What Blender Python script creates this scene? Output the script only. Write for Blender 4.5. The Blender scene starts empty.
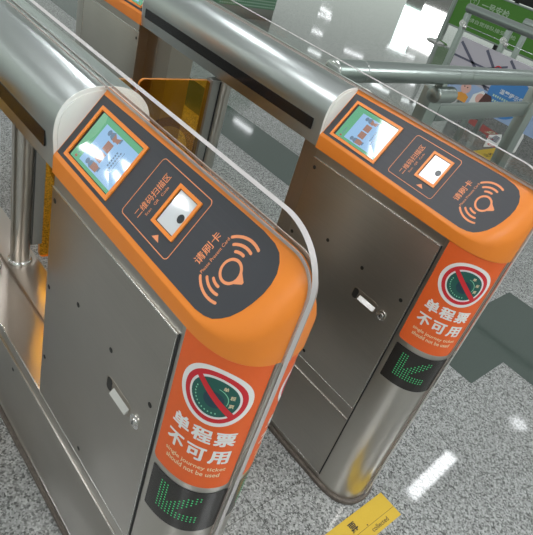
import bpy, bmesh, math, random
from mathutils import Vector, Matrix
random.seed(4)
MM = 0.001
sc = bpy.context.scene
col = sc.collection

# ------------------------------------------------------------------ materials
def nmat(name):
    m = bpy.data.materials.new(name); m.use_nodes = True
    nt = m.node_tree; b = nt.nodes['Principled BSDF']
    return m, nt, b
def plain(name, c, rough=0.5, metal=0.0, spec=0.5, emit=None, es=0.0, noise=0.0, nscale=60, coat=0.0):
    m, nt, b = nmat(name)
    b.inputs['Base Color'].default_value = (*c, 1)
    b.inputs['Roughness'].default_value = rough
    b.inputs['Metallic'].default_value = metal
    b.inputs['Specular IOR Level'].default_value = spec
    b.inputs['Coat Weight'].default_value = coat
    if emit:
        b.inputs['Emission Color'].default_value = (*emit, 1); b.inputs['Emission Strength'].default_value = es
    if noise:
        tc = nt.nodes.new('ShaderNodeTexCoord'); n = nt.nodes.new('ShaderNodeTexNoise')
        n.inputs['Scale'].default_value = nscale; n.inputs['Detail'].default_value = 4
        nt.links.new(tc.outputs['Object'], n.inputs['Vector'])
        mx = nt.nodes.new('ShaderNodeMix'); mx.data_type = 'RGBA'
        mx.inputs['A'].default_value = (*[x*(1-noise) for x in c], 1)
        mx.inputs['B'].default_value = (*[min(1, x*(1+noise)) for x in c], 1)
        nt.links.new(n.outputs['Fac'], mx.inputs['Factor'])
        nt.links.new(mx.outputs['Result'], b.inputs['Base Color'])
    return m
def steel(name, c, rough, stretch=(2, 3, 260), amp=0.12, bump=0.06, rv=.17):
    m, nt, b = nmat(name)
    b.inputs['Metallic'].default_value = 1.0
    tc = nt.nodes.new('ShaderNodeTexCoord'); mp = nt.nodes.new('ShaderNodeMapping')
    mp.inputs['Scale'].default_value = stretch
    n = nt.nodes.new('ShaderNodeTexNoise'); n.inputs['Scale'].default_value = 3; n.inputs['Detail'].default_value = 6
    nt.links.new(tc.outputs['Object'], mp.inputs['Vector']); nt.links.new(mp.outputs['Vector'], n.inputs['Vector'])
    n2 = nt.nodes.new('ShaderNodeTexNoise'); n2.inputs['Scale'].default_value = 5; n2.inputs['Detail'].default_value = 3
    nt.links.new(tc.outputs['Object'], n2.inputs['Vector'])
    ad = nt.nodes.new('ShaderNodeMath'); ad.operation = 'ADD'
    nt.links.new(n.outputs['Fac'], ad.inputs[0]); nt.links.new(n2.outputs['Fac'], ad.inputs[1])
    mr = nt.nodes.new('ShaderNodeMapRange'); mr.inputs['From Min'].default_value = 0.6; mr.inputs['From Max'].default_value = 1.4
    mr.inputs['To Min'].default_value = 1-amp; mr.inputs['To Max'].default_value = 1+amp
    nt.links.new(ad.outputs[0], mr.inputs['Value'])
    vm = nt.nodes.new('ShaderNodeVectorMath'); vm.operation = 'SCALE'; vm.inputs[0].default_value = c
    nt.links.new(mr.outputs['Result'], vm.inputs['Scale']); nt.links.new(vm.outputs['Vector'], b.inputs['Base Color'])
    r2 = nt.nodes.new('ShaderNodeMapRange'); r2.inputs['From Min'].default_value = .3; r2.inputs['From Max'].default_value = .7
    r2.inputs['To Min'].default_value = rough*(1-rv); r2.inputs['To Max'].default_value = rough*(1+rv)
    nt.links.new(n.outputs['Fac'], r2.inputs['Value']); nt.links.new(r2.outputs['Result'], b.inputs['Roughness'])
    bp = nt.nodes.new('ShaderNodeBump'); bp.inputs['Strength'].default_value = bump; bp.inputs['Distance'].default_value = 0.001
    nt.links.new(n.outputs['Fac'], bp.inputs['Height']); nt.links.new(bp.outputs['Normal'], b.inputs['Normal'])
    return m
def clear(name, tint, refl=1.0, ior=1.5, rough=0.0):
    m = bpy.data.materials.new(name); m.use_nodes = True; nt = m.node_tree; nt.nodes.clear()
    o = nt.nodes.new('ShaderNodeOutputMaterial'); t = nt.nodes.new('ShaderNodeBsdfTransparent'); t.inputs[0].default_value = (*tint, 1)
    g = nt.nodes.new('ShaderNodeBsdfGlossy'); g.inputs['Roughness'].default_value = rough
    lw = nt.nodes.new('ShaderNodeLayerWeight'); lw.inputs['Blend'].default_value = .5
    pw = nt.nodes.new('ShaderNodeMath'); pw.operation = 'POWER'; pw.inputs[1].default_value = 5; nt.links.new(lw.outputs['Facing'], pw.inputs[0])
    f0 = ((ior-1)/(ior+1))**2
    f = nt.nodes.new('ShaderNodeMath'); f.operation = 'MULTIPLY_ADD'; f.inputs[1].default_value = 1-f0; f.inputs[2].default_value = f0
    nt.links.new(pw.outputs[0], f.inputs[0])
    mx = nt.nodes.new('ShaderNodeMixShader')
    nt.links.new(f.outputs[0], mx.inputs[0]); nt.links.new(t.outputs[0], mx.inputs[1]); nt.links.new(g.outputs[0], mx.inputs[2])
    nt.links.new(mx.outputs[0], o.inputs[0]); return m

M = {}
M['steel'] = steel('brushed steel', (.47, .44, .40), .34, amp=.10, bump=.015)
M['steel_dark'] = steel('brushed steel inner', (.42, .375, .32), .36, amp=.05, bump=.01)  # browner than the other steel: amber reflections painted into its colour
M['steel_col'] = plain('brushed steel column', (.58, .55, .50), .28, 1)
M['canopy'] = plain('satin steel hood', (.50, .525, .515), .33, 1)
M['deck'] = steel('steel deck', (.46, .40, .35), .34, amp=.05, bump=0)
M['cap'] = plain('pale hood end', (.82, .82, .78), .42, .1)
M['chrome'] = plain('chrome', (.75, .74, .72), .16, 1)
M['barm'] = plain('pale pull bar', (.62, .60, .57), .35, .5)
M['edge'] = plain('polished edge', (.85, .84, .8), .25, 1)
M['groove'] = plain('dark groove', (.02, .02, .02), .6)
M['screw'] = plain('dark screw', (.035, .033, .03), .45, .6)
M['orange'] = plain('orange moulded plastic', (.80, .235, .028), .36, 0, .45, noise=.03, nscale=900)
M['orange2'] = plain('orange bezel', (.84, .25, .035), .32)
M['sticker'] = plain('orange vinyl', (.80, .125, .02), .5, noise=.03, nscale=200)
M['panel'] = plain('charcoal face', (.045, .046, .053), .45, noise=.12, nscale=1500)
M['print'] = plain('orange print', (.82, .30, .13), .5)
M['white'] = plain('white print', (.80, .80, .78), .5)
M['cream'] = plain('cream print', (.85, .72, .45), .5)
M['red'] = plain('red print', (.62, .02, .03), .5)
M['green'] = plain('dark green print', (.012, .10, .08), .5)
M['green2'] = plain('deep green centre', (.012, .05, .07), .5)
M['mint'] = plain('pale green print', (.25, .62, .40), .5)
M['strip'] = plain('black glass strip', (.012, .012, .013), .18)
M['dispglass'] = plain('smoked display', (.022, .019, .017), .22, noise=.1, nscale=50)
M['led'] = plain('green led', (.0, .2, .05), .5, emit=(.07, .58, .22), es=0.55)
M['scr_blue'] = plain('screen page', (.02, .03, .04), .05, emit=(.30, .52, .80), es=.72)
M['scr_green'] = plain('screen header', (.01, .03, .02), .05, emit=(.13, .46, .24), es=.62)
M['scr_brown'] = plain('screen drawing brown', (.02, .02, .02), .05, emit=(.42, .20, .14), es=.6)
M['scr_grey'] = plain('screen drawing slate', (.02, .02, .02), .05, emit=(.15, .25, .38), es=.6)
M['scr_red'] = plain('screen mark red', (.02, .02, .02), .05, emit=(.45, .12, .08), es=.6)
M['window'] = plain('scan window', (.62, .64, .66), .08, 0, .8, coat=.5)
M['black'] = plain('black', (.01, .01, .01), .4)
M['lens'] = plain('scanner lens', (.03, .035, .04), .2)
M['acryl'] = clear('clear acrylic', (.95, .965, .955), ior=1.42)
M['acryl_edge'] = plain('frosted acrylic edge', (.46, .43, .42), .4)
M['gasket'] = plain('clear gasket', (.50, .42, .38), .25, .25)
M['amber'] = clear('amber acrylic', (.99, .68, .15), ior=1.4)
M['amber_edge'] = plain('amber acrylic edge', (.55, .19, .02), .3)
M['amber_ink'] = clear('amber acrylic ink', (.62, .50, .42), ior=1.05)
M['clamp'] = plain('grey clamp', (.27, .265, .245), .42, .7)
M['rail'] = plain('rail steel', (.37, .41, .39), .33, 1)
M['seal'] = plain('dirty sealant', (.12, .10, .085), .9, noise=.5, nscale=120)
M['bandm'] = plain('dark green terrazzo', (.062, .080, .070), .06, noise=.18, nscale=220)
M['yellow'] = plain('yellow floor sticker', (.62, .41, .035), .6, noise=.06, nscale=300)
M['ink'] = plain('black ink', (.03, .025, .02), .6)
M['lamp'] = plain('lamp diffuser', (1, 1, 1), .5, emit=(.95, .98, 1.0), es=13)
M['lampspot'] = plain('spot panel diffuser', (1, 1, 1), .5, emit=(.92, .96, 1.0), es=42)
M['lampsoft'] = plain('soft panel diffuser', (1, 1, 1), .5, emit=(.95, .98, 1.0), es=7.5)
M['lampfar'] = plain('far lamp diffuser', (1, 1, 1), .5, emit=(.95, .98, 1.0), es=6)
M['ad_white'] = plain('backlit white', (.8, .8, .8), .5, emit=(1, 1, 1), es=7)
M['ad_mint'] = plain('backlit mint', (.6, .8, .75), .5, emit=(.68, .90, .84), es=4.5)
M['bgreen'] = plain('green banner', (.105, .30, .045), .5)
M['bwhite'] = plain('banner lettering', (.55, .70, .50), .5)
M['p_lav'] = plain('poster lilac', (.50, .47, .52), .5)
M['p_line'] = plain('poster dark route lines', (.11, .11, .16), .5)
M['p_blue'] = plain('poster blue', (.06, .22, .52), .5)
M['p_pale'] = plain('poster pale blue', (.34, .45, .66), .5)
M['skin'] = plain('poster skin tone', (.72, .42, .36), .5)
M['p_orange'] = plain('poster orange', (.75, .33, .06), .5)
M['p_brown'] = plain('poster brown hair', (.10, .045, .04), .5)
M['p_navy'] = plain('poster navy', (.04, .06, .18), .5)
M['boxgreen'] = plain('box green', (.13, .28, .17), .5)
M['boxpale'] = plain('box pale dots', (.45, .58, .48), .5)
M['redtape'] = plain('red tape', (.30, .035, .03), .5)

for k_ in M:
    if k_.startswith('scr_'): M[k_].node_tree.nodes['Principled BSDF'].inputs['IOR'].default_value = 2.1
def floor_mat():
    m, nt, b = nmat('speckled granite')
    tc = nt.nodes.new('ShaderNodeTexCoord')
    def noise(scale, det=3):
        n = nt.nodes.new('ShaderNodeTexNoise'); n.inputs['Scale'].default_value = scale; n.inputs['Detail'].default_value = det
        nt.links.new(tc.outputs['Object'], n.inputs['Vector']); return n
    v = nt.nodes.new('ShaderNodeTexVoronoi'); v.inputs['Scale'].default_value = 215; v.inputs['Randomness'].default_value = 1
    nt.links.new(tc.outputs['Object'], v.inputs['Vector'])
    bw = nt.nodes.new('ShaderNodeRGBToBW'); nt.links.new(v.outputs['Color'], bw.inputs[0])
    cr = nt.nodes.new('ShaderNodeValToRGB'); e = cr.color_ramp.elements
    e[0].position = 0.12; e[0].color = (.085, .087, .083, 1)
    e[1].position = 0.88; e[1].color = (.44, .445, .43, 1)
    for p, c in ((.30, (.16, .163, .157, 1)), (.46, (.265, .268, .26, 1)), (.65, (.34, .344, .334, 1))):
        q = e.new(p); q.color = c
    nt.links.new(bw.outputs[0], cr.inputs[0])
    n = noise(420, 2); n2 = noise(6, 3)
    mx = nt.nodes.new('ShaderNodeMix'); mx.data_type = 'RGBA'; mx.blend_type = 'OVERLAY'; mx.inputs['Factor'].default_value = .35
    nt.links.new(cr.outputs[0], mx.inputs['A']); nt.links.new(n.outputs['Fac'], mx.inputs['B'])
    mp = nt.nodes.new('ShaderNodeMapping'); mp.inputs['Location'].default_value = (-.36, .375, 0)
    nt.links.new(tc.outputs['Object'], mp.inputs['Vector'])
    br = nt.nodes.new('ShaderNodeTexBrick'); br.offset = 0
    br.inputs['Color1'].default_value = (1, 1, 1, 1); br.inputs['Color2'].default_value = (.93, .93, .93, 1); br.inputs['Mortar'].default_value = (.55, .55, .53, 1)
    br.inputs['Scale'].default_value = 1; br.inputs['Mortar Size'].default_value = .0015; br.inputs['Brick Width'].default_value = .6; br.inputs['Row Height'].default_value = .6
    nt.links.new(mp.outputs['Vector'], br.inputs['Vector'])
    m2 = nt.nodes.new('ShaderNodeMix'); m2.data_type = 'RGBA'; m2.blend_type = 'MULTIPLY'; m2.inputs['Factor'].default_value = 1
    nt.links.new(mx.outputs['Result'], m2.inputs['A']); nt.links.new(br.outputs['Color'], m2.inputs['B'])
    nt.links.new(m2.outputs['Result'], b.inputs['Base Color'])
    b.inputs['Roughness'].default_value = .05; b.inputs['Specular IOR Level'].default_value = .5
    return m
M['floor'] = floor_mat()

# ------------------------------------------------------------------ mesh helpers
class MB:
    """collects geometry in millimetres, with a material slot per face"""
    def __init__(s): s.v = []; s.f = []; s.m = []; s.mats = []
    def mi(s, mat):
        if mat not in s.mats: s.mats.append(mat)
        return s.mats.index(mat)
    def add(s, verts, faces, mat):
        o = len(s.v); k = s.mi(mat); s.v += [tuple(p) for p in verts]
        for f in faces: s.f.append(tuple(o+i for i in f)); s.m.append(k)
        return s
    def box(s, x0, x1, y0, y1, z0, z1, mat, bev=0):
        x0, x1 = min(x0, x1), max(x0, x1)
        bm = bmesh.new(); bmesh.ops.create_cube(bm, size=1)
        for w in bm.verts: w.co = Vector(((x0+x1)/2+w.co.x*(x1-x0), (y0+y1)/2+w.co.y*(y1-y0), (z0+z1)/2+w.co.z*(z1-z0)))
        if bev: bmesh.ops.bevel(bm, geom=bm.edges[:], offset=bev, segments=2, affect='EDGES', profile=.6)
        return s.bm(bm, mat)
    def bm(s, bm, mat):
        bm.verts.index_update()
        s.add([w.co[:] for w in bm.verts], [[w.index for w in f.verts] for f in bm.faces], mat); bm.free(); return s
    def extr(s, pts, a0, a1, axis, mat, bev=0):
        """pts: 2d outline in the two other axes; extruded along axis from a0 to a1"""
        bm = bmesh.new()
        def P(u, w, a): return {'x': (a, u, w), 'y': (u, a, w), 'z': (u, w, a)}[axis]
        lo = [bm.verts.new(P(u, w, a0)) for u, w in pts]; hi = [bm.verts.new(P(u, w, a1)) for u, w in pts]
        n = len(pts); f0 = bm.faces.new(lo); f1 = bm.faces.new(hi)
        for i in range(n): bm.faces.new((lo[i], lo[(i+1) % n], hi[(i+1) % n], hi[i]))
        bmesh.ops.recalc_face_normals(bm, faces=bm.faces[:])
        if bev:
            es = set(f0.edges) | set(f1.edges)
            bmesh.ops.bevel(bm, geom=list(es), offset=bev, segments=2, affect='EDGES', profile=.6)
        return s.bm(bm, mat)
    def tube(s, path, r, mat, n=20, caps=True):
        """round tube through a list of points, r a number or a list"""
        path = [Vector(p) for p in path]; k = len(path); rs = r if isinstance(r, (list, tuple)) else [r]*k
        up = None; rings = []
        for i, p in enumerate(path):
            d = ((path[min(i+1, k-1)]-p).normalized() + (p-path[max(i-1, 0)]).normalized()).normalized()
            if up is None: up = d.orthogonal().normalized()
            up = (up - d*up.dot(d)).normalized(); w = d.cross(up)
            rings.append([p+rs[i]*(math.cos(t)*up+math.sin(t)*w) for t in [2*math.pi*j/n for j in range(n)]])
        V = [q[:] for R_ in rings for q in R_]; F = []
        for i in range(k-1):
            for j in range(n): F.append((i*n+j, i*n+(j+1) % n, (i+1)*n+(j+1) % n, (i+1)*n+j))
        if caps: F += [tuple(range(n))[::-1], tuple((k-1)*n+j for j in range(n))]
        return s.add(V, F, mat)
    def lathe(s, prof, cx, cy, mat, n=32):
        V = []; F = []; k = len(prof)
        for r, z in prof: V += [(cx+r*math.cos(2*math.pi*j/n), cy+r*math.sin(2*math.pi*j/n), z) for j in range(n)]
        for i in range(k-1):
            for j in range(n): F.append((i*n+j, i*n+(j+1) % n, (i+1)*n+(j+1) % n, (i+1)*n+j))
        F += [tuple(range(n))[::-1], tuple((k-1)*n+j for j in range(n))]
        return s.add(V, F, mat)
    def flat(s, pts2, fn, mat, step=0):
        """2d polygon (list of pts) laid on a surface by fn(a, b); step>0 cuts it finely first"""
        bm = bmesh.new(); bm.faces.new([bm.verts.new((a, b, 0)) for a, b in pts2])
        return s.lay(bm, fn, mat, step)
    def lay(s, bm, fn, mat, step=0):
        if step and bm.verts:
            for ax in (0, 1):
                lo = min(w.co[ax] for w in bm.verts); hi = max(w.co[ax] for w in bm.verts)
                st = step if ax == 0 else step*6
                x = math.ceil(lo/st)*st
                while x < hi:
                    no = Vector((1, 0, 0)) if ax == 0 else Vector((0, 1, 0))
                    bmesh.ops.bisect_plane(bm, geom=bm.verts[:]+bm.edges[:]+bm.faces[:], plane_co=no*x, plane_no=no, dist=1e-5)
                    x += st
        for w in bm.verts: w.co = Vector(fn(w.co.x, w.co.y))
        return s.bm(bm, mat)
    def build(s, name, parent=None, smooth=35, mirror=False, loc=None):
        me = bpy.data.meshes.new(name)
        V = [(x*MM, y*MM, z*MM) for x, y, z in s.v]
        if mirror: V = [((12*MM)-x, y, z) for x, y, z in V]
        me.from_pydata(V, [], [f[::-1] for f in s.f] if mirror else s.f)
        for mt in s.mats: me.materials.append(M[mt])
        me.polygons.foreach_set('material_index', s.m)
        me.validate()
        if smooth:
            bm = bmesh.new(); bm.from_mesh(me)
            for f in bm.faces: f.smooth = True
            for e in bm.edges:
                if len(e.link_faces) == 2: e.smooth = e.calc_face_angle(0) < math.radians(smooth)
            bm.to_mesh(me); bm.free()
        o = bpy.data.objects.new(name, me); col.objects.link(o)
        if parent: o.parent = parent
        return o

_tc = {}
def text_bm(txt, x0, x1, y0, y1, bold=0.0):
    """lettering as a flat bmesh scaled to the box x0..x1, y0..y1"""
    cu = bpy.data.curves.new('t', 'FONT'); cu.body = txt; cu.size = 1; cu.offset = bold; cu.fill_mode = 'BOTH'; cu.resolution_u = 3
    o = bpy.data.objects.new('t', cu); col.objects.link(o)
    dg = bpy.context.evaluated_depsgraph_get(); me = bpy.data.meshes.new_from_object(o.evaluated_get(dg))
    bm = bmesh.new(); bm.from_mesh(me)
    bpy.data.objects.remove(o); bpy.data.curves.remove(cu); bpy.data.meshes.remove(me)
    if not bm.verts: return bm
    xs = [w.co.x for w in bm.verts]; ys = [w.co.y for w in bm.verts]
    a, b, c, d = min(xs), max(xs), min(ys), max(ys)
    for w in bm.verts:
        w.co.x = x0+(w.co.x-a)/max(b-a, 1e-6)*(x1-x0); w.co.y = y0+(w.co.y-c)/max(d-c, 1e-6)*(y1-y0); w.co.z = 0
    bmesh.ops.dissolve_limit(bm, angle_limit=.01, verts=bm.verts[:], edges=bm.edges[:])
    bmesh.ops.triangulate(bm, faces=[f for f in bm.faces if len(f.verts) > 4])
    return bm

def disc(cx, cy, r, n=40): return [(cx+r*math.cos(2*math.pi*i/n), cy+r*math.sin(2*math.pi*i/n)) for i in range(n)]
def ring_bm(cx, cy, r0, r1, a0=0, a1=360, n=48):
    bm = bmesh.new(); full = abs(a1-a0) >= 360; A = [math.radians(a0+(a1-a0)*i/n) for i in range(n+(0 if full else 1))]
    I = [bm.verts.new((cx+r0*math.cos(a), cy+r0*math.sin(a), 0)) for a in A]; O = [bm.verts.new((cx+r1*math.cos(a), cy+r1*math.sin(a), 0)) for a in A]
    k = len(A)
    for i in range(k if full else k-1): bm.faces.new((I[i], O[i], O[(i+1) % k], I[(i+1) % k]))
    return bm
def rrect(x0, x1, y0, y1, r, n=6):
    out = []
    for cx, cy, a in ((x1-r, y1-r, 0), (x0+r, y1-r, 90), (x0+r, y0+r, 180), (x1-r, y0+r, 270)):
        out += [(cx+r*math.cos(math.radians(a+90*i/n)), cy+r*math.sin(math.radians(a+90*i/n))) for i in range(n+1)]
    return out

def tag(o, label=None, cat=None, group=None, kind=None):
    if label: o['label'] = label
    if cat: o['category'] = cat
    if group: o['group'] = group
    if kind: o['kind'] = kind
    return o
def empty(name, x=0, y=0, z=0, rz=0):
    o = bpy.data.objects.new(name, None); col.objects.link(o); o.location = (x*MM, y*MM, z*MM); o.rotation_euler = (0, 0, rz)
    o.empty_display_size = .1; return o

# ------------------------------------------------------------------ gate geometry
CX = 6.0; YS = -405.0; SXS = 1.346; CA = 1/math.sqrt(1+SXS*SXS)
def arcpts(hw, ly, n=2.5, k=160, inv=False):
    """nose outline from the left side round to the right side"""
    P = []
    for i in range(k+1):
        t = math.pi*i/k; c_, s_ = math.cos(t), math.sin(t)
        P.append((CX-hw*math.copysign(abs(c_)**(2/n), c_), YS-ly*abs(s_)**(2/n)))
    return P
NOSE = arcpts(84, 108, k=600)
SL = [0]
for a, b in zip(NOSE, NOSE[1:]): SL.append(SL[-1]+math.dist(a, b))
def colfn(off):
    import bisect
    def fn(s, z):
        if s <= 0: return (CX-84-off, YS-s, z)
        i = min(max(bisect.bisect_right(SL, s)-1, 0), len(SL)-2); t = (s-SL[i])/(SL[i+1]-SL[i])
        a, b = NOSE[i], NOSE[i+1]; x = a[0]+(b[0]-a[0])*t; y = a[1]+(b[1]-a[1])*t
        dx, dy = b[0]-a[0], b[1]-a[1]; L = math.hypot(dx, dy)
        return (x+off*dy/L, y-off*dx/L, z)
    return fn
def roof(x, y):
    q = min(abs(x-CX)/84, 1); w = 1-(1-q)**2
    return 1008-SXS*abs(x-CX)+0.02*min(y, 0)*w
def slfn(off):
    def fn(u, y):            # u across the slant, y along the gate
        x = u*CA
        return (x-off*SXS*CA, y, roof(x, y)+off*CA)
    return fn

def body_bm(y_back, z0, z1, mb, mat):
    mb.extr([(-78, y_back)]+arcpts(84, 108, k=64)+[(90, y_back)], z0, z1, 'z', mat)
    k_ = mb.mi('steel')
    for i, f in enumerate(mb.f):
        if len(f) == 4 and all(mb.v[j][1] > YS-1 for j in f): mb.m[i] = k_

def reader_head(gate, flip):
    """orange sloped reader head, with its face panel, screen, scanner and printing"""
    k = 48; nf = 7; ni = 8
    O = arcpts(86, 112, k=k); V = []; F = []
    def section(j):
        ox, oy = O[j]; t = math.pi*j/k; f = 2.2+40*math.sin(t)**2
        dx, dy = CX-ox, YS-oy; L = math.hypot(dx, dy); dx /= L; dy /= L
        out = [(ox+dx*1.5, oy+dy*1.5, 858), (ox, oy, 859.5)]
        for i in range(nf):
            a = math.pi/2*i/(nf-1); d = f*(1-math.cos(a)); x, y = ox+dx*d, oy+dy*d
            out.append((x, y, roof(x, y)-f*(1-math.sin(a))*min(1, (0.55 if f < 4 else 1))))
        for i in range(1, ni):
            d = f+(L-f)*i/ni; x, y = ox+dx*d, oy+dy*d; out.append((x, y, roof(x, y)))
        return out
    S = [section(j) for j in range(k+1)]; n = len(S[0])
    ctr = (CX, YS, 1008)
    mb = MB(); V = [p for s_ in S for p in s_]+[ctr]; c = len(V)-1
    for j in range(k):
        for i in range(n-1): F.append((j*n+i, (j+1)*n+i, (j+1)*n+i+1, j*n+i+1))
        F.append((j*n+n-1, (j+1)*n+n-1, c))
    mb.add(V, F, 'orange')
    # straight part behind the nose
    prof = [tuple(p) for p in S[0]]+[ctr]+[tuple(p) for p in S[k]][::-1]
    ys = [YS, -300, -200, -100, -1.5, 0]; V = []; F = []; m = len(prof)
    for yy in ys:
        for x, _, z in prof:
            zz = roof(x, yy)-(roof(x, YS)-z) if z > 870 else z
            if yy == 0: zz -= 1.0 if z > 870 else 0
            V.append((x, yy, zz))
    for a in range(len(ys)-1):
        for i in range(m-1): F.append((a*m+i, a*m+i+1, (a+1)*m+i+1, (a+1)*m+i))
    F.append(tuple((len(ys)-1)*m+i for i in range(m)))
    mb.add(V, F, 'orange')
    def fin(mbx, name, parent, smooth=35):
        if flip: mbx.v = [(x, 850-y, z) for x, y, z in mbx.v]; mbx.f = [f[::-1] for f in mbx.f]
        return mbx.build(name, parent, smooth)
    head = fin(mb, 'reader_head', gate, 30)
    for side in ((1,) if not flip else (1,)):
        pass
    # charcoal face panel
    pn = MB()
    R = [(-4, -5), (-100, -3), (-200, -1.5), (-300, 0), (-380, 1), (-420, 1), (-445, -1.5), (-458, -6), (-467, -14), (-474, -25), (-477, -38), (-477, -52), (-474, -68), (-469, -84), (-462, -98), (-454, -108), (-444, -117), (-432, -122), (-415, -125)] + [(-300, -126), (-200, -126), (-100, -126), (-4, -126)]
    pts = [(u, y) for y, u in R]
    bm = bmesh.new(); bm.faces.new([bm.verts.new((a, b, 0)) for a, b in pts])
    for cuts in range(-125, 5, 10):
        bmesh.ops.bisect_plane(bm, geom=bm.verts[:]+bm.edges[:]+bm.faces[:], plane_co=(cuts, 0, 0), plane_no=(1, 0, 0), dist=1e-5)
    pn.lay(bm, slfn(.45), 'panel')
    # printing on the panel
    S_ = slfn(.75)
    pn_text = MB()
    def lay(b, mat='print', st=0): pn_text.lay(b, S_, mat, st)
    lay(text_bm('二维码扫描区', -101, -27, -240, -226, .004))
    lay(text_bm('Scan   QR   Code', -90, -40, -250, -244.5, .0))
    lay(text_bm('请刷卡', -84, -37, -376, -361.5, .006))
    lay(text_bm('Please Present Card', -88, -33, -388, -383, .0))
    # rounded frame line round the scan window
    o1 = rrect(-113, -13, -328.5, -203.5, 7); o2 = rrect(-111.8, -14.2, -327.3, -204.7, 6)
    bm = bmesh.new(); A = [bm.verts.new((a, b, 0)) for a, b in o1]; B = [bm.verts.new((a, b, 0)) for a, b in o2]
    for i in range(len(A)): bm.faces.new((A[i], A[(i+1) % len(A)], B[(i+1) % len(A)], B[i]))
    lay(bm)
    bm = bmesh.new(); bm.faces.new([bm.verts.new(p) for p in ((-103.5, -280.5, 0), (-103.5, -298, 0), (-95.5, -289, 0))]); lay(bm)
    # card symbol: drop ring and two sets of waves
    cu, cy = -60.5, -420
    lay(ring_bm(cu, cy, 13.2, 17.2))
    bm = bmesh.new(); bm.faces.new([bm.verts.new(p) for p in ((cu-8.5, cy-15, 0), (cu+8.5, cy-15, 0), (cu+1.5, cy-25.5, 0), (cu-1.5, cy-25.5, 0))]); lay(bm)
    for sgn in (0, 180):
        for r, h in ((24, 17), (33, 27), (43, 32)):
            lay(ring_bm(cu, cy+2, r-2, r+2, sgn-h+(12 if sgn == 0 else -12), sgn+h+(12 if sgn == 0 else -12), 18))
            for e in (-h, h):
                a = math.radians(sgn+e+(12 if sgn == 0 else -12)); bm = bmesh.new()
                bm.faces.new([bm.verts.new((p[0], p[1], 0)) for p in disc(cu+r*math.cos(a), cy+2+r*math.sin(a), 2, 10)]); lay(bm)
    fp = fin(pn, 'face_panel', head, 0)
    tp = fin(pn_text, 'panel_lettering', head, 0)
    # raised bezels
    def bezel(name, u0, u1, y0, y1, t, h, mat='orange2'):
        b = MB()
        for (a0, a1, b0, b1) in ((u0, u0+t, y0, y1), (u1-t, u1, y0, y1), (u0+t, u1-t, y0, y0+t), (u0+t, u1-t, y1-t, y1)):
            lo, hi = slfn(.3), slfn(h)
            q = [(a0, b0), (a1, b0), (a1, b1), (a0, b1)]
            V = [lo(*p) for p in q]+[hi(*p) for p in q]
            b.add(V, [(0, 3, 2, 1), (4, 5, 6, 7), (0, 1, 5, 4), (1, 2, 6, 5), (2, 3, 7, 6), (3, 0, 4, 7)], mat)
        return fin(b, name, head, 0)
    bezel('screen_bezel', -119.5, -18.5, -167, -22.5, 6.2, 3.2)
    s = MB(); S1 = slfn(.6); S2 = slfn(.7); S3 = slfn(.8)
    def rc(u0, u1, y0, y1, fn, mat): s.flat([(u0, y0), (u1, y0), (u1, y1), (u0, y1)], fn, mat)
    rc(-113.3, -24.7, -160.8, -28.7, S1, 'black')
    rc(-112, -26, -159.5, -34, S2, 'scr_green')
    rc(-106, -36, -158, -58, S3, 'scr_blue')
    S4 = slfn(.9)
    rc(-88, -72, -103, -85, S4, 'scr_brown'); rc(-69, -53, -103, -85, S4, 'scr_brown')
    for u0, d in ((-98, 1), (-43, -1)):
        s.flat([(u0-5, -108), (u0+5, -108), (u0+7*d, -98), (u0+5*d, -86), (u0-3*d, -80), (u0-6*d, -90)], S4, 'scr_brown')
        s.flat(disc(u0, -77, 5, 14), S4, 'scr_grey')
        s.flat([(u0-7, -90), (u0+7, -90), (u0+4, -82), (u0-4, -82)], slfn(1.0), 'scr_grey')
        s.flat([(u0-2, -112), (u0+6, -112), (u0+6, -108), (u0-2, -108)], slfn(1.0), 'scr_grey')
    for y0, a, b in ((-118, -82, -58), (-125, -88, -52)):
        u = a
        while u < b: rc(u, u+3, y0-3.6, y0, S4, 'scr_grey'); u += 4.6
    u = -92
    while u < -50: rc(u, u+1.4, -134, -132, S4, 'scr_grey'); u += 2.4
    rc(-108, -104, -50, -44, S4, 'scr_red')
    u = -100
    while u < -84: rc(u, u+2.2, -49.5, -45.5, S4, 'scr_grey'); u += 3.4
    fin(s, 'screen', head, 0)
    bezel('scan_window_bezel', -89.5, -24.5, -316, -262, 5.2, 3.0)
    w = MB(); w.flat([(-84.3, -310.8), (-29.7, -310.8), (-29.7, -267.2), (-84.3, -267.2)], slfn(.6), 'black')
    w.flat([(-83.2, -310.4), (-30.5, -310.4), (-30.5, -269.4), (-83.2, -269.4)], slfn(.8), 'window')
    wn = fin(w, 'scan_window', head, 0)
    l = MB()
    for r, o, mt in ((6.5, 1.0, 'black'), (4.6, 1.1, 'lens')): l.flat(disc(-59, -302, r, 24), slfn(o), mt)
    fin(l, 'scanner_lens', head, 0)
    return head

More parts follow.
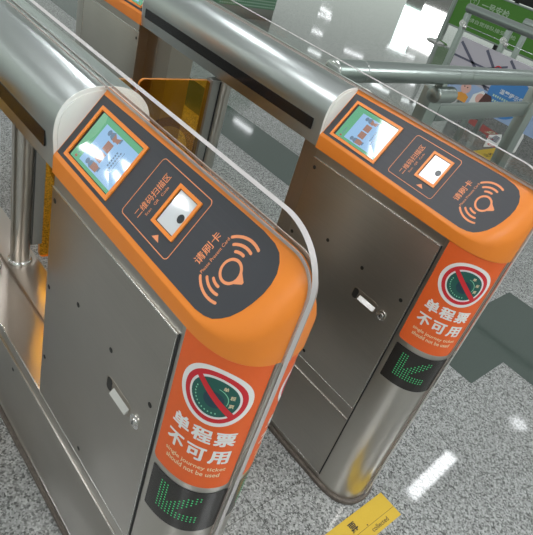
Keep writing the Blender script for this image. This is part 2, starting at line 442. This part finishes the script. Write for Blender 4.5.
def ring_sticker(s0, name, gate, flip):
    mb = MB(); f1 = colfn(.5)
    W = 138
    mb.flat(rrect(s0, s0+W, 590, 866, 9), f1, 'sticker', 3)
    cs, cz = s0+70.5, 784.5
    def D(r, off, mat): mb.flat(disc(cs, cz, r, 56), colfn(off), mat, 3)
    def blob(r, n=56):   # the emblem is slightly squarer than a circle
        return [(cs+r*math.cos(a), cz+r*.985*math.sin(a)) for a in [2*math.pi*i/n for i in range(n)]]
    mb.flat(blob(54.5), colfn(.8), 'white', 3)
    mb.lay(ring_bm(cs, cz, 38.5, 46.5), colfn(1.1), 'red', 3)
    mb.flat(blob(35), colfn(1.1), 'green', 3); mb.flat(disc(cs, cz-3, 15), colfn(1.25), 'green2', 3)
    mb.lay(ring_bm(cs, cz, 19, 20.2, -20, 80), colfn(1.3), 'mint', 3)
    for ch, a in (('单', 62), ('程', 22), ('票', -14)):
        x, z = cs+26*math.cos(math.radians(a)), cz+26*math.sin(math.radians(a))
        mb.lay(text_bm(ch, x-3.6, x+3.6, z-3.8, z+3.8, .012), colfn(1.3), 'cream', 3)
    for i, a in enumerate(range(165, 290, 11)):
        x, z = cs+28*math.cos(math.radians(a)), cz+28*math.sin(math.radians(a))
        mb.flat([(x-1, z-1.3), (x+1, z-1.3), (x+1, z+1.3), (x-1, z+1.3)], colfn(1.3), 'mint')
    # slash
    ax, az, bx, bz = cs-31, cz+30, cs+31, cz-27; L = math.hypot(bx-ax, bz-az); nx, nz = -(bz-az)/L*4.8, (bx-ax)/L*4.8
    mb.flat([(ax-nx, az-nz), (bx-nx, bz-nz), (bx+nx, bz+nz), (ax+nx, az+nz)], colfn(1.5), 'red', 3)
    F = colfn(.9)
    def bold(ch, x, z0):
        for k_, (dx, dz) in enumerate(((0, 0), (-.9, -.9), (.9, -.9), (-.9, .9), (.9, .9), (-1.1, 0), (1.1, 0))):
            mb.lay(text_bm(ch, x+1+dx, x+30+dx, z0+1+dz, z0+29+dz, 0), colfn(.85+.01*k_), 'white', 3)
    for i, ch in enumerate('单程票'): bold(ch, s0+19+i*35, 692)
    for i, ch in enumerate('不可用'): bold(ch, s0+17+i*36, 651)
    mb.lay(text_bm('single journey ticket', s0+20, s0+121, 631, 642, .01), F, 'cream', 3)
    mb.lay(text_bm('should not be used', s0+24, s0+114, 619, 629, .01), F, 'cream', 3)
    if flip: mb.v = [(x, 850-y, z) for x, y, z in mb.v]
    return mb.build(name, gate, 50)

def display(s0, gate, flip):
    mb = MB(); mb.flat(rrect(s0, s0+138, 468, 576, 3), colfn(.6), 'dispglass', 3)
    d = MB(); f = colfn(1.0)
    s = 0
    x = s0+26.0
    while x < s0+102:
        z = 496.0
        while z < 568:
            a, b = x-(s0+26), z-496
            on = (a < 15 and b < 66) or (b < 17 and a < 76) or (abs(b-a*.92) < 10.5 and a < 74 and b < 68)
            if on:
                p = [(x-1.7, z), (x, z-1.7), (x+1.7, z), (x, z+1.7)]; d.flat(p, f, 'led')
            z += 6.4
        x += 6.4
    if flip:
        for q in (mb, d): q.v = [(x, 850-y, z) for x, y, z in q.v]
    p = mb.build('direction_display', gate, 50); d.build('arrow_lights', p, 0)
    return p

def side_door(gate, y0, y1, mirror, hinge_front):
    mb = MB(); mb.box(-80.6, -77.5, y0, y1, 318, 837, 'steel', .9)
    d = mb.build('service_door', gate, 60, mirror)
    e = MB(); e.box(-81.0, -79.5, y0, y1, 834.6, 837.4, 'edge', .4)
    e.box(-81.0, -79.5, y0 if hinge_front else y1-1.4, y0+1.4 if hinge_front else y1, 318, 837, 'edge', .4)
    e.box(-80.9, -79.5, y0, y1, 316.6, 318.4, 'edge', .4)
    e.build('door_edge', d, 60, mirror)
    k0, k1 = (y0, 424.5) if hinge_front else (425.5, y1)
    lp = MB(); lp.box(-80.2, -77.5, k0, k1, 36, 275, 'steel', .9); lp.box(-80.7, -79.5, k0, k1, 273.7, 275.3, 'edge', .4); lp.box(-80.6, -79.5, k0, k1, 35, 36, 'edge', .3)
    sc_ = MB(); yy = y1+149 if hinge_front else y0-149; sc_.tube([(-79.8, yy, 241), (-80.9, yy, 241)], 5, 'screw', 14); sc_.build('screw', gate, 60, mirror)
    lp.build('kick_panel', gate, 60, mirror)
    def at(t): return y1-t if hinge_front else y0+t     # distance from the inner edge
    g = MB(); ys = y0-4 if hinge_front else y1+.6; g.box(-79.4, -77, ys, ys+3.4, 36, 838, 'groove'); g.build('door_gap', d, 0, mirror)
    for t, z in ((12, 814), (12, 624), (14, 438), (128, 673), (248, 673), (372, 671), (190, 343)):
        s = MB(); yy = at(t); s.tube([(-80.2, yy, z), (-81.1, yy, z), (-81.3, yy, z)], [5.0, 5.0, 3.8], 'screw', 14); s.build('screw', d, 60, mirror)
    # recessed pull with bar and lock; darker plates stand in for the recess's shade
    h = MB(); a, b = at(248), at(352); sg = -1 if b < a else 1
    h.extr(rrect(min(a, at(330)), max(a, at(330)), 588, 621, 12), -81.0, -80.2, 'x', 'steel_dark', .3)
    h.extr(rrect(min(at(252), at(268)), max(at(252), at(268)), 591, 619, 7), -81.4, -80.6, 'x', 'screw')
    hh = h.build('pull_recess', d, 50, mirror)
    b_ = MB(); b_.extr([(-81, 599), (-89, 600), (-81, 609)], min(at(274), at(325)), max(at(274), at(325)), 'y', 'barm', .6); b_.build('pull_bar', d, 50, mirror)
    k = MB(); k.tube([(-80, at(346), 604), (-83, at(346), 604), (-83.4, at(346), 604)], [13, 13, 11.5], 'chrome', 24)
    k.tube([(-83, at(346), 604), (-86, at(346), 604), (-86.4, at(346), 604)], [7, 7, 6], 'chrome', 20)
    k.box(-86.9, -86.2, at(346)-1, at(346)+1, 600, 608, 'black'); k.build('lock', d, 50, mirror)
    return d

def make_gate(flap_sides):
    g = empty('ticket_gate')
    # lower housing, front and rear cabinets
    lh = MB(); lh.box(-78, 90, -8, 858, 20, 316, 'steel'); lh.box(12, 94, -4, 854, 300, 328, 'deck', 1.5)
    lh.box(-78, 12, -6, 856, 316, 317.5, 'deck'); lh.box(-79.6, -77.8, -8, 858, 314.8, 317.2, 'edge', .4)
    lh.build('lower_housing', g)
    for flip in (False, True):
        b = MB(); body_bm(-7, 12, 858.5, b, 'steel_col')
        # narrower inner pier beside the opening
        b.box(-40, 52, -10, 72 if not flip else 134, 316, 860, 'steel_dark')
        if flip:
            b.box(-40.5, 52.5, 55, 56.2, 328, 860, 'edge')
            b.v = [(x, 850-y, z) for x, y, z in b.v]; b.f = [f[::-1] for f in b.f]
        b.build('cabinet', g, 30)
        s = MB(); s.extr([(-86, 60)]+[(CX+(x-CX)*1.10, YS+(y-YS)*1.09) for x, y in arcpts(84, 108, k=40)]+[(98, 60)], 0, 14, 'z', 'seal', 3)
        s.box(-86, 98, 55, 430, 0, 12, 'seal')
        if flip: s.v = [(x, 850-y, z) for x, y, z in s.v]; s.f = [f[::-1] for f in s.f]
        s.build('floor_sealant', g, 40)
        reader_head(g, flip)
        L = SL[-1]/2
        if not flip: ring_sticker(7.5, 'ticket_sticker', g, flip); ring_sticker(L+9.5, 'ticket_sticker', g, flip)
        display(12, g, flip); display(L+8, g, flip)
        for mir in (False, True):
            if flip: side_door(g, 850, 850+396, mir, False)
            else: side_door(g, -401, -7, mir, True)
    # hood
    hp = []
    a_, zc, hz, N = 88, 925, 83, 2.4
    for i in range(49):
        t = math.pi*i/48; c_ = math.cos(t); hp.append((CX-a_*math.copysign(abs(c_)**(2/N), c_), zc+hz*math.sin(t)**(2/N)))
    hp = [(CX-a_+6, 860)]+hp+[(CX+a_-6, 860)]
    h = MB(); h.extr(hp, 1, 849, 'y', 'canopy', 1.2)
    hood = h.build('hood', g, 30)
    for yy in (0, 850):
        c = MB(); q = [(CX+(x-CX)*1.004, 925+(z-925)*1.01 if z > 925 else z) for x, z in hp]; q2 = [(CX+(x-CX)*.93, 925+(z-925)*.93 if z > 925 else z) for x, z in hp]
        s_ = -1 if yy == 0 else 1
        c.extr(q, yy+1.5*-s_, yy+s_*.6, 'y', 'cap', .5); c.extr(q2, yy, yy+s_*2.2, 'y', 'cap', 1.6)
        c.build('hood_end_cap', hood, 30)
    for mir in (False, True):
        st = MB(); st.box(-83.0, -80, 31, 826, 891, 919, 'strip', .4); st.build('light_strip', hood, 0, mir)
    # clear centre panel: outer outline and inner outline of a U-shaped sheet
    yf, yr, zt, r = -520, 1370, 1043, 84
    out = [(yf, 30)]+[(yf+r-r*math.cos(a), zt-r+r*math.sin(a)) for a in [math.pi/2*i/16 for i in range(17)]]
    inn = [(yf+26, 30), (yf+26, 930), (yf+40, 965), (yf+80, 990)]
    rear_o = [(850-y, z) for y, z in out][::-1]; rear_i = [(850-y, z) for y, z in inn][::-1]
    o_, i_ = out+rear_o, inn+rear_i
    p = MB(); V = []; F = []
    poly = o_+i_[::-1]; n = len(poly)
    bm = bmesh.new()
    A = [bm.verts.new((1, y, z)) for y, z in poly]; B = [bm.verts.new((11, y, z)) for y, z in poly]
    fa = [bm.faces.new(A), bm.faces.new(B)]
    sides = [bm.faces.new((A[i], A[(i+1) % n], B[(i+1) % n], B[i])) for i in range(n)]
    bmesh.ops.recalc_face_normals(bm, faces=bm.faces[:]); bm.faces.ensure_lookup_table(); bm.verts.index_update()
    V = [w.co[:] for w in bm.verts]; p.v = V; p.f = [tuple(w.index for w in f.verts) for f in bm.faces]
    p.mats = ['acryl', 'acryl_edge']; p.m = [0, 0]+[1]*n; bm.free()
    p.build('clear_panel', g, 50)
    # gasket where the clear panel leaves the gate
    q = [(yf+6.2, 31), (yf+6.2, 858), (yf+.8, 859), (yf+.8, 966)]
    q += [(-475-43.5*math.cos(a), 966+43.5*math.sin(a)) for a in [math.pi/2*i/10 for i in range(1, 11)]]
    q += [(850-y, z) for y, z in q][::-1]
    k = MB(); qi = q
    for (x0, x1, dz) in ((-0.9, 1.0, .9), (11.0, 12.9, .9)):
        V = []; F = []
        for j, (y, z) in enumerate(qi):
            y0_, z0_ = qi[max(j-1, 0)]; y1_, z1_ = qi[min(j+1, len(qi)-1)]; L = math.hypot(y1_-y0_, z1_-z0_); ny, nz = -(z1_-z0_)/L, (y1_-y0_)/L
            V += [(x0, y-ny*3, z-nz*3), (x0, y+ny*dz, z+nz*dz), (x1, y+ny*dz, z+nz*dz), (x1, y-ny*3, z-nz*3)]
        for j in range(len(qi)-1):
            for c in range(3): F.append((j*4+c, j*4+c+1, j*4+4+c+1, j*4+4+c))
        k.add(V, F, 'gasket')
    k.build('gasket', g, 50)
    # hinge post, clamp and amber flap
    for mir in flap_sides:
        po = MB(); po.tube([(46, 438, 326), (46, 438, 861)], 25, 'chrome', 36)
        po.m = [po.mi('steel_col')]*len(po.m); po.mats = ['steel_col', 'steel_col']
        po.lathe([(31, 327), (31, 338), (28, 341), (25, 341)], 46, 438, 'chrome', 36)
        post = po.build('hinge_post', g, 50, mir)
        cl = MB(); cl.box(68, 99, 423, 453, 385, 850, 'clamp', 3)
        cl.box(69.5, 71.5, 420.5, 424, 390, 846, 'groove'); cl.build('flap_clamp', post, 50, mir)
        fl = MB(); pts = rrect(97, 327, 330, 847, 16)
        bm = bmesh.new(); A = [bm.verts.new((x, 433, z)) for x, z in pts]; B = [bm.verts.new((x, 442, z)) for x, z in pts]
        bm.faces.new(A); bm.faces.new(B); n = len(pts)
        for i in range(n): bm.faces.new((A[i], A[(i+1) % n], B[(i+1) % n], B[i]))
        bmesh.ops.recalc_face_normals(bm, faces=bm.faces[:]); bm.verts.index_update()
        fl.v = [w.co[:] for w in bm.verts]; fl.f = [tuple(w.index for w in f.verts) for f in bm.faces]; fl.mats = ['amber', 'amber_edge']; fl.m = [0, 0]+[1]*n; bm.free()
        flap = fl.build('amber_flap', g, 50, mir)
        dc = MB(); f = lambda x, z: (x, 432.4, z)
        dc.lay(ring_bm(217, 632, 80, 108), f, 'amber_ink'); dc.lay(ring_bm(217, 632, 22, 52), f, 'amber_ink')
        dc.build('flap_marking', flap, 0, mir)
    return g

g1 = make_gate((False, True))
tag(g1, 'steel ticket gate with orange reader head nearest the camera, filling the left of the photo', 'ticket gate', 'ticket gates in a row')
g2 = make_gate((True,)); g2.location = (653.6*MM, 3.6*MM, 0)
tag(g2, 'steel ticket gate with orange reader head on the right, beside the horizontal handrail', 'ticket gate', 'ticket gates in a row')

# ------------------------------------------------------------------ floor
fm = MB(); fm.add([(-20000, -20000, 0), (60000, -20000, 0), (60000, 60000, 0), (-20000, 60000, 0)], [(0, 1, 2, 3)], 'floor')
fl_ = fm.build('floor', None, 0); fl_['kind'] = 'structure'
b = MB(); b.add([(1450, -415, .5), (1718, -415, .5), (1718, -4000, .5), (2285, -4000, .5), (2285, -141, .5), (1450, -141, .5)], [(0, 1, 2, 3, 4, 5)], 'bandm')
tag(b.build('trim_1', None, 0), kind='structure')
b = MB(); b.add([(1775, 540, .5), (2135, 540, .5), (2135, 9000, .5), (1775, 9000, .5)], [(0, 1, 2, 3)], 'bandm')
tag(b.build('trim_2', None, 0), kind='structure')

# yellow floor sticker
ys_ = MB(); ys_.box(400, 729, -612, -532, 0, .8, 'yellow'); ff = lambda x, y: (x, y, 1.1)
ys_.lay(text_bm('collected', 613, 683, -603, -590, .01), ff, 'ink')
ys_.lay(text_bm('票', 556, 584, -575, -547, .02), ff, 'ink')
ys_.flat([(420, -583), (728, -583), (728, -582), (420, -582)], ff, 'ink'); ys_.flat(disc(612, -578, 2.2, 12), ff, 'ink')
tag(ys_.build('floor_sticker', None, 0), 'yellow sticker with black lettering on the granite floor before the right ticket gate', 'sticker')

# ------------------------------------------------------------------ handrail beside the right gate
r = empty('handrail', 862, 271, 0)
def P(mb, name, root, smooth=40):
    L = root.location/MM; mb.v = [(x-L.x, y-L.y, z-L.z) for x, y, z in mb.v]; return mb.build(name, root, smooth)
Y = 271; Z = 950
q = MB(); q.tube([(868, Y, Z), (874, Y, Z), (3320, Y, Z)], [30, 33, 33], 'rail', 32)
rt = P(q, 'top_rail', r)
for x in (1000, 1545, 1640):
    q = MB(); q.tube([(x, Y, Z), (x+3, Y, Z)], 33.8, 'chrome' if x == 1000 else 'rail', 32); P(q, 'rail_joint', r)
q = MB(); q.tube([(862, Y, Z), (866, Y, Z), (869, Y, Z)], [27, 32, 32], 'chrome', 32); P(q, 'end_cap', r)
for x in (1490, 2385, 3260):
    q = MB(); q.box(x-42, x+42, Y-14, Y+40, 0, 900, 'rail', 6); P(q, 'post', r)
    q = MB(); q.tube([(x-62, Y-24, 884), (x-58, Y-24, 884), (x+58, Y-24, 884), (x+62, Y-24, 884)], [24, 30, 30, 24], 'rail', 24)
    q.box(x-16, x+16, Y-20, Y+14, 884, 925, 'rail', 4); P(q, 'bracket', r)
    q = MB(); q.box(x-75, x+75, Y-50, Y+76, 0, 8, 'rail', 2); P(q, 'foot_plate', r)
for x0, x1 in ((1552, 2343), (2427, 3218)):
    q = MB(); q.box(x0, x1, Y-4, Y+26, 766, 830, 'rail', 4); P(q, 'cross_bar', r)
    q = MB(); q.box(x0, x1, Y-4, Y+26, 130, 180, 'rail', 4); P(q, 'cross_bar', r)
tag(r, 'thick horizontal steel handrail with posts starting behind the right ticket gate', 'handrail')

# farther railing running away, with cable clamps
r = empty('railing', 3500, 1440, 0)
q = MB(); q.tube([(3500, 1450, 1000), (3500, 1440, 1000), (3500, -900, 1000)], [26, 31, 31], 'rail', 28); P(q, 'top_rail', r)
for y in (1425, 1085, 745, 405):
    q = MB(); q.box(3482, 3518, y-18, y+18, 0, 968, 'rail', 3); P(q, 'post', r)
    for z in (900,):
        q = MB(); q.tube([(3470, y, z), (3490, y, z)], 22, 'chrome', 18); q.tube([(3440, y-35, z-14), (3450, y-60, z-14)], 16, 'chrome', 16); q.tube([(3470, y, z), (3444, y-48, z-14)], 7, 'chrome', 10); P(q, 'cable_clamp', r)
q = MB(); q.tube([(3478, 1425, 893), (3478, 405, 893)], 2.5, 'rail', 8); P(q, 'cable', r)
tag(r, 'steel railing with cable clamps standing before the green banner', 'railing')
r = empty('railing', 4550, 1500, 0)
q = MB(); q.tube([(4550, 1500, 960), (4550, -900, 960)], 38, 'rail', 24); P(q, 'top_rail', r)
for y in (1450, 700):
    q = MB(); q.box(4530, 4570, y-20, y+20, 0, 925, 'rail', 3); P(q, 'post', r)
tag(r, 'short steel railing end behind the cable railing at the upper right corner', 'railing')

# poster board behind the rails
PK = .734
def pz(x, y, z): return (-456+(x+456)*PK, -817+(y+817)*PK, 1348+(z-1348)*PK)
r = empty('poster_board', 3440, 900, 364)
q = MB(); q.box(4850, 4870, 600, 2150, 111, 640, 'p_lav', 2); q.v = [pz(*p) for p in q.v]; bd = P(q, 'board', r, 0)
def pf(off): return lambda a, b: pz(4850-off, 2150-a, b)     # a runs left to right, b up
q = MB()
for (a0, b0, a1, b1, w) in ((20, 600, 700, 150, 13), (0, 470, 900, 470, 9), (60, 330, 560, 560, 9), (300, 620, 640, 330, 13), (0, 330, 620, 330, 8), (560, 620, 1000, 300, 12)):
    L = math.hypot(a1-a0, b1-b0); nx, nz = -(b1-b0)/L*w, (a1-a0)/L*w
    q.flat([(a0-nx, b0-nz), (a1-nx, b1-nz), (a1+nx, b1+nz), (a0+nx, b0+nz)], pf(1.5), 'p_line')
q.lay(ring_bm(485, 500, 30, 40), pf(2.5), 'red'); q.flat(disc(485, 500, 16, 20), pf(2.5), 'p_navy')
q.flat([(0, 112), (1500, 112), (1500, 300), (0, 300)], pf(2.2), 'p_pale')
q.flat([(a, max(b, 113)) for a, b in disc(690, 330, 200, 40)], pf(3), 'p_blue')
P(q, 'route_map_print', r, 0)
q = MB()   # two plain printed children
q.flat([(215, 113), (325, 113), (335, 175), (270, 205), (205, 175)], pf(3), 'p_orange'); q.flat(disc(270, 245, 55, 24), pf(3.5), 'skin')
q.flat(disc(252, 252, 7, 10), pf(4), 'ink'); q.flat(disc(286, 252, 7, 10), pf(4), 'ink'); 
q.flat([(360, 113), (520, 113), (540, 230), (450, 290), (370, 220)], pf(3.2), 'white'); q.flat(disc(455, 210, 50, 24), pf(3.6), 'skin')
q.flat([(450, 120), (500, 114), (570, 130), (590, 200), (550, 275), (480, 280), (455, 190)], pf(4), 'p_brown')
P(q, 'printed_children', r, 0)
q = MB()
q.lay(text_bm('温馨提示您', 600, 850, 330, 375, .01), pf(4), 'white')
for k_, wd in enumerate((330, 300, 230)):
    x = 720-wd/2
    while x < 720+wd/2: q.flat([(x, 285-k_*42), (x+14, 285-k_*42), (x+14, 305-k_*42), (x, 305-k_*42)], pf(4), 'bwhite'); x += 24
P(q, 'poster_lettering', r, 0)
for y in (620, 1300):
    q = MB(); q.box(3442, 3482, y-10, y+10, 780, 800, 'clamp', 2); P(q, 'tie', r)
tag(r, 'lilac route poster with blue disc and two printed children, tied to the railing', 'poster')

# green banner
r = empty('banner_stand', 9000, 3700, 0)
q = MB(); q.box(9000, 9040, 1800, 4858, 190, 800, 'bgreen', 3); P(q, 'banner', r, 0)
q = MB(); q.box(8995, 9045, 1790, 4868, 165, 190, 'rail', 2); q.box(8995, 9045, 1790, 4868, 800, 822, 'rail', 2)
for y in (1810, 4850): q.box(8990, 9050, y-18, y+18, 0, 822, 'rail', 2)
P(q, 'frame', r)
bf = lambda a, b: (8996, 4858-a, b)
q = MB()
q.lay(ring_bm(330, 640, 70, 84), bf, 'bwhite'); q.lay(text_bm('个', 290, 370, 600, 685, .02), bf, 'bwhite')
q.lay(text_bm('一号安检', 480, 1010, 575, 690, .02), bf, 'bwhite')
q.lay(text_bm('请自觉排队接受安检', 380, 1290, 330, 395, .01), bf, 'bwhite')
P(q, 'banner_lettering', r, 0)
q = MB(); q.box(9300, 9400, 1500, 4200, 822, 1700, 'black', 4); 
for y in (1700, 4000): q.box(9320, 9380, y-30, y+30, 0, 822, 'black', 3)
tag(q.build('dark_screen_board', None, 0), 'black board standing above and behind the green banner at the top right', 'board')
tag(r, 'long green banner with white lettering standing on the floor at the upper right', 'banner')

# queue post
r = empty('queue_post', 7990, 4280, 0)
q = MB(); q.lathe([(170, 0), (172, 12), (150, 26), (60, 42), (30, 52)], 7990, 4280, 'chrome', 36); P(q, 'base', r)
q = MB(); q.tube([(7990, 4280, 50), (7990, 4280, 960)], 27, 'rail', 24); P(q, 'pole', r)
q = MB(); q.tube([(7990, 4280, 960), (7990, 4280, 1010), (7990, 4280, 1018)], [34, 34, 26], 'black', 24); P(q, 'belt_head', r)
tag(r, 'slim steel queue post with round chrome base left of the green banner', 'queue post')

# green checked display box
r = empty('display_box', 4100, 4700, 0)
q = MB(); q.box(3650, 4505, 4400, 5000, 0, 125, 'black', 3); q.m = [q.mi('clamp')]*len(q.m); q.mats = ['clamp', 'clamp']; P(q, 'plinth', r)
q = MB(); q.box(3660, 4500, 4390, 5000, 125, 1100, 'boxgreen', 4); bx = P(q, 'box', r)
q = MB()
for i in range(26):
    for j in range(24):
        x = 3675+i*31.5; z = 140+j*32; q.flat([(x, z), (x+20, z), (x+20, z+13), (x, z+13)], lambda a, b_: (a, 4388, b_), 'boxpale')
P(q, 'printed_grid', r, 0)
tag(r, 'pale green box with printed grid on a dark plinth at the top of the photo', 'display box')

# things on the floor beyond the handrail
q = MB(); q.add([(4745, 1701, 1), (4949, 1686, 1), (4868, 1367, 1), (4627, 1364, 1)], [(0, 3, 2, 1)], 'redtape')
q.lay(text_bm('YO', 4700, 4850, 1385, 1440, .02), lambda a, b_: (a, b_, 2), 'bwhite')
tag(q.build('floor_tape', None, 0), 'dark red floor tape with pale letters beyond the handrail', 'floor tape')
q = MB(); q.add([(4689, 1377, 2), (4919, 1361, 2), (4512, 1160, 2), (4264, 1194, 2)], [(0, 3, 2, 1)], 'white')
q.lay(ring_bm(4600, 1320, 22, 36), lambda a, b_: (a, b_, 3), 'red'); q.lay(ring_bm(4420, 1200, 22, 36), lambda a, b_: (a, b_, 3), 'red')
for k_ in range(5): q.flat([(4560+k_*45, 1230+k_*16), (4590+k_*45, 1230+k_*16), (4600+k_*45, 1310+k_*10), (4570+k_*45, 1310+k_*10)], lambda a, b_: (a, b_, 3), 'p_line')
tag(q.build('floor_notice', None, 0), 'white floor notice with red ring marks next to the dark red tape', 'notice')
q = MB(); q.add([(4012, 1156, 1), (4423, 1153, 1), (4033, 978, 1), (3761, 924, 1)], [(0, 3, 2, 1)], 'yellow')
q.lay(text_bm('止步', 4060, 4230, 1040, 1090, .02), lambda a, b_: (a, b_, 2), 'ink')
tag(q.build('floor_sticker', None, 0), 'yellow floor sticker just below the white floor notice', 'sticker')
r = empty('white_bottle', 4560, 1090, 0)
q = MB(); q.lathe([(48, 0), (55, 8), (55, 150), (40, 185), (22, 200)], 4560, 1090, 'white', 24); P(q, 'bottle_body', r)
q = MB(); q.lathe([(24, 200), (24, 240), (20, 245)], 4560, 1090, 'white', 20); P(q, 'bottle_cap', r)
tag(r, 'white container standing right of the white floor notice beside the rail post', 'bottle')

# backlit adverts at the far side, mirrored in the polished floor
for (y0, y1, z0, z1, mt, lab) in ((10075, 10740, 700, 1960, 'ad_mint', 'tall pale mint backlit advert box mirrored in the shiny floor'), (9180, 10060, 480, 1700, 'ad_white', 'white backlit advert box mirrored in the shiny floor beside the mint one')):
    r = empty('lightbox', 16000, (y0+y1)/2, 0)
    q = MB(); q.box(16005, 16140, y0+2, y1-2, 0, z1+20, 'clamp', 5); P(q, 'case', r)
    q = MB(); q.box(15995, 16004, y0, y1, z0, z1, mt); P(q, 'lit_face', r, 0)
    tag(r, lab, 'lightbox')

# ------------------------------------------------------------------ lamps
LAMPS = [((3553, -95), (4350, -44), 120, 'lamp'), ((7385, 7746), (7382, 7176), 95, 'lampfar'), ((14410, 12700), (14476, 12150), 75, 'lampfar'), ((16922, 15100), (17007, 14600), 75, 'lampfar'),
 ((19966, 17800), (20082, 17100), 75, 'lampfar'), ((21371, 19038), (20877, 17872), 75, 'lampfar'), ((16556, 12946), (16799, 12218), 75, 'lampfar'), ((14552, 9833), (14593, 9146), 75, 'lampfar'),
 ((20322, 13876), (20590, 12574), 75, 'lampfar'), ((16978, 10274), (16843, 9779), 75, 'lampfar'), ((14630, 8648), (14911, 8225), 75, 'lampfar'), ((17259, 11241), (17265, 10160), 170, 'lampfar'),
 ((14725, 10261), (14681, 9521), 75, 'lampfar'), ((6771, 9792), (6887, 9136), 120, 'lampfar')]
def lamp(name, pts, z, mt, label):
    cx = sum(p[0] for p in pts)/4; cy = sum(p[1] for p in pts)/4
    r = empty(name, cx, cy, z)
    q = MB(); q.extr([(a-cx, b-cy) for a, b in pts], 0, 30, 'z', mt); q.build('diffuser', r, 0)
    q = MB(); q.extr([((a-cx)*1.04, (b-cy)*1.04) for a, b in pts], 31, 90, 'z', 'clamp'); q.build('housing', r, 0)
    tag(r, label, 'ceiling light', 'ceiling lights'); return r
def strip(a, b, w, z, mt, label):
    dx, dy = b[0]-a[0], b[1]-a[1]; L = math.hypot(dx, dy); nx, ny = -dy/L*w/2, dx/L*w/2
    return lamp('ceiling_light', [(a[0]-nx, a[1]-ny), (b[0]-nx, b[1]-ny), (b[0]+nx, b[1]+ny), (a[0]+nx, a[1]+ny)], z, mt, label)
for a, b_, w, mt in LAMPS: strip(a, b_, w, 2900, mt, 'bright tube light overhead, seen as a white dash mirrored in the floor')
q = lamp('ceiling_light', [(5570+110*math.cos(t)-0, -224+110*math.sin(t)) for t in (0.2, 1.77, 3.34, 4.91)], 2900, 'lampfar', 'small bright ceiling light mirrored as a spot on the granite at the right edge')
for (a, b_, w) in (((-4150, 5847), (-4009, 5288), 150), ((-4206, 5118), (-4371, 4862), 150), ((-3870, 4763), (-3833, 4453), 130), ((-3817, 3700), (-3790, 3500), 150), ((-3205, 3080), (-3200, 2900), 130)):
    strip(a, b_, w, 3000, 'lamp', 'tube light mirrored on the left reader screen')
panels = [((350, -700), 220, 350), ((-1010, 1000), 380, 640), ((870, 2270), 150, 150), ((-2500, -1800), 500, 500), ((600, -2900), 500, 500), ((2900, -2700), 500, 500)]  # panels at negative y are unseen fill lights, added to brighten the scene
for (c_, hx, hy) in panels:
    x0, x1, y0, y1 = c_[0]-hx, c_[0]+hx, c_[1]-hy, c_[1]+hy
    if c_[1] == 1000: y0, y1 = 350, 1425; x0, x1 = -1350, -640
    lamp('ceiling_light', [(x0, y0), (x1, y0), (x1, y1), (x0, y1)], 3000, 'lampspot' if c_[0] == 870 else 'lampsoft' if c_[0] == -1010 else 'lamp', 'ceiling light panel out of view, some mirrored in the gates, others added as fill')

# ------------------------------------------------------------------ world
w = bpy.data.worlds.new('hall'); sc.world = w; w.use_nodes = True; nt = w.node_tree; bg = nt.nodes['Background']
tc = nt.nodes.new('ShaderNodeTexCoord'); sp = nt.nodes.new('ShaderNodeSeparateXYZ'); cr = nt.nodes.new('ShaderNodeValToRGB')
nt.links.new(tc.outputs['Generated'], sp.inputs[0])
mr = nt.nodes.new('ShaderNodeMapRange'); mr.inputs['From Min'].default_value = -1; mr.inputs['From Max'].default_value = 1
nt.links.new(sp.outputs['Z'], mr.inputs['Value']); nt.links.new(mr.outputs['Result'], cr.inputs[0])
e = cr.color_ramp.elements; e[0].position = .45; e[0].color = (.16, .16, .15, 1); e[1].position = 1; e[1].color = (.60, .62, .62, 1)
for p, c in ((.50, (.50, .56, .51, 1)), (.54, (.80, .90, .82, 1)), (.60, (.56, .62, .58, 1)), (.68, (.38, .42, .40, 1)), (.85, (.42, .45, .44, 1))):
    q = e.new(p); q.color = c
nt.links.new(cr.outputs[0], bg.inputs[0]); bg.inputs[1].default_value = .75

# ------------------------------------------------------------------ camera
cam = bpy.data.cameras.new('camera'); co = bpy.data.objects.new('camera', cam); col.objects.link(co); sc.camera = co
Rr = [[0.7370691408693004, -0.6210893889742868, 0.2664151881588932], [-0.20056674291069698, -0.5774821766917777, -0.791383167145676], [0.645369710488791, 0.5298700845555196, -0.5502141676445098]]
m4 = Matrix(((Rr[0][0], -Rr[1][0], -Rr[2][0], -0.456041), (Rr[0][1], -Rr[1][1], -Rr[2][1], -0.817281), (Rr[0][2], -Rr[1][2], -Rr[2][2], 1.347889), (0, 0, 0, 1)))
co.matrix_world = m4
cam.sensor_fit = 'HORIZONTAL'; cam.sensor_width = 36; cam.lens = 36*561.641/533; cam.clip_start = .02; cam.clip_end = 200

sc.view_settings.view_transform = 'Standard'; sc.view_settings.look = 'None'; sc.view_settings.gamma = 1; sc.view_settings.use_curve_mapping = False
sc.view_settings.exposure = 0.3
sc.cycles.use_denoising = True
sc.cycles.transparent_max_bounces = 24
sc.cycles.sample_clamp_indirect = 6
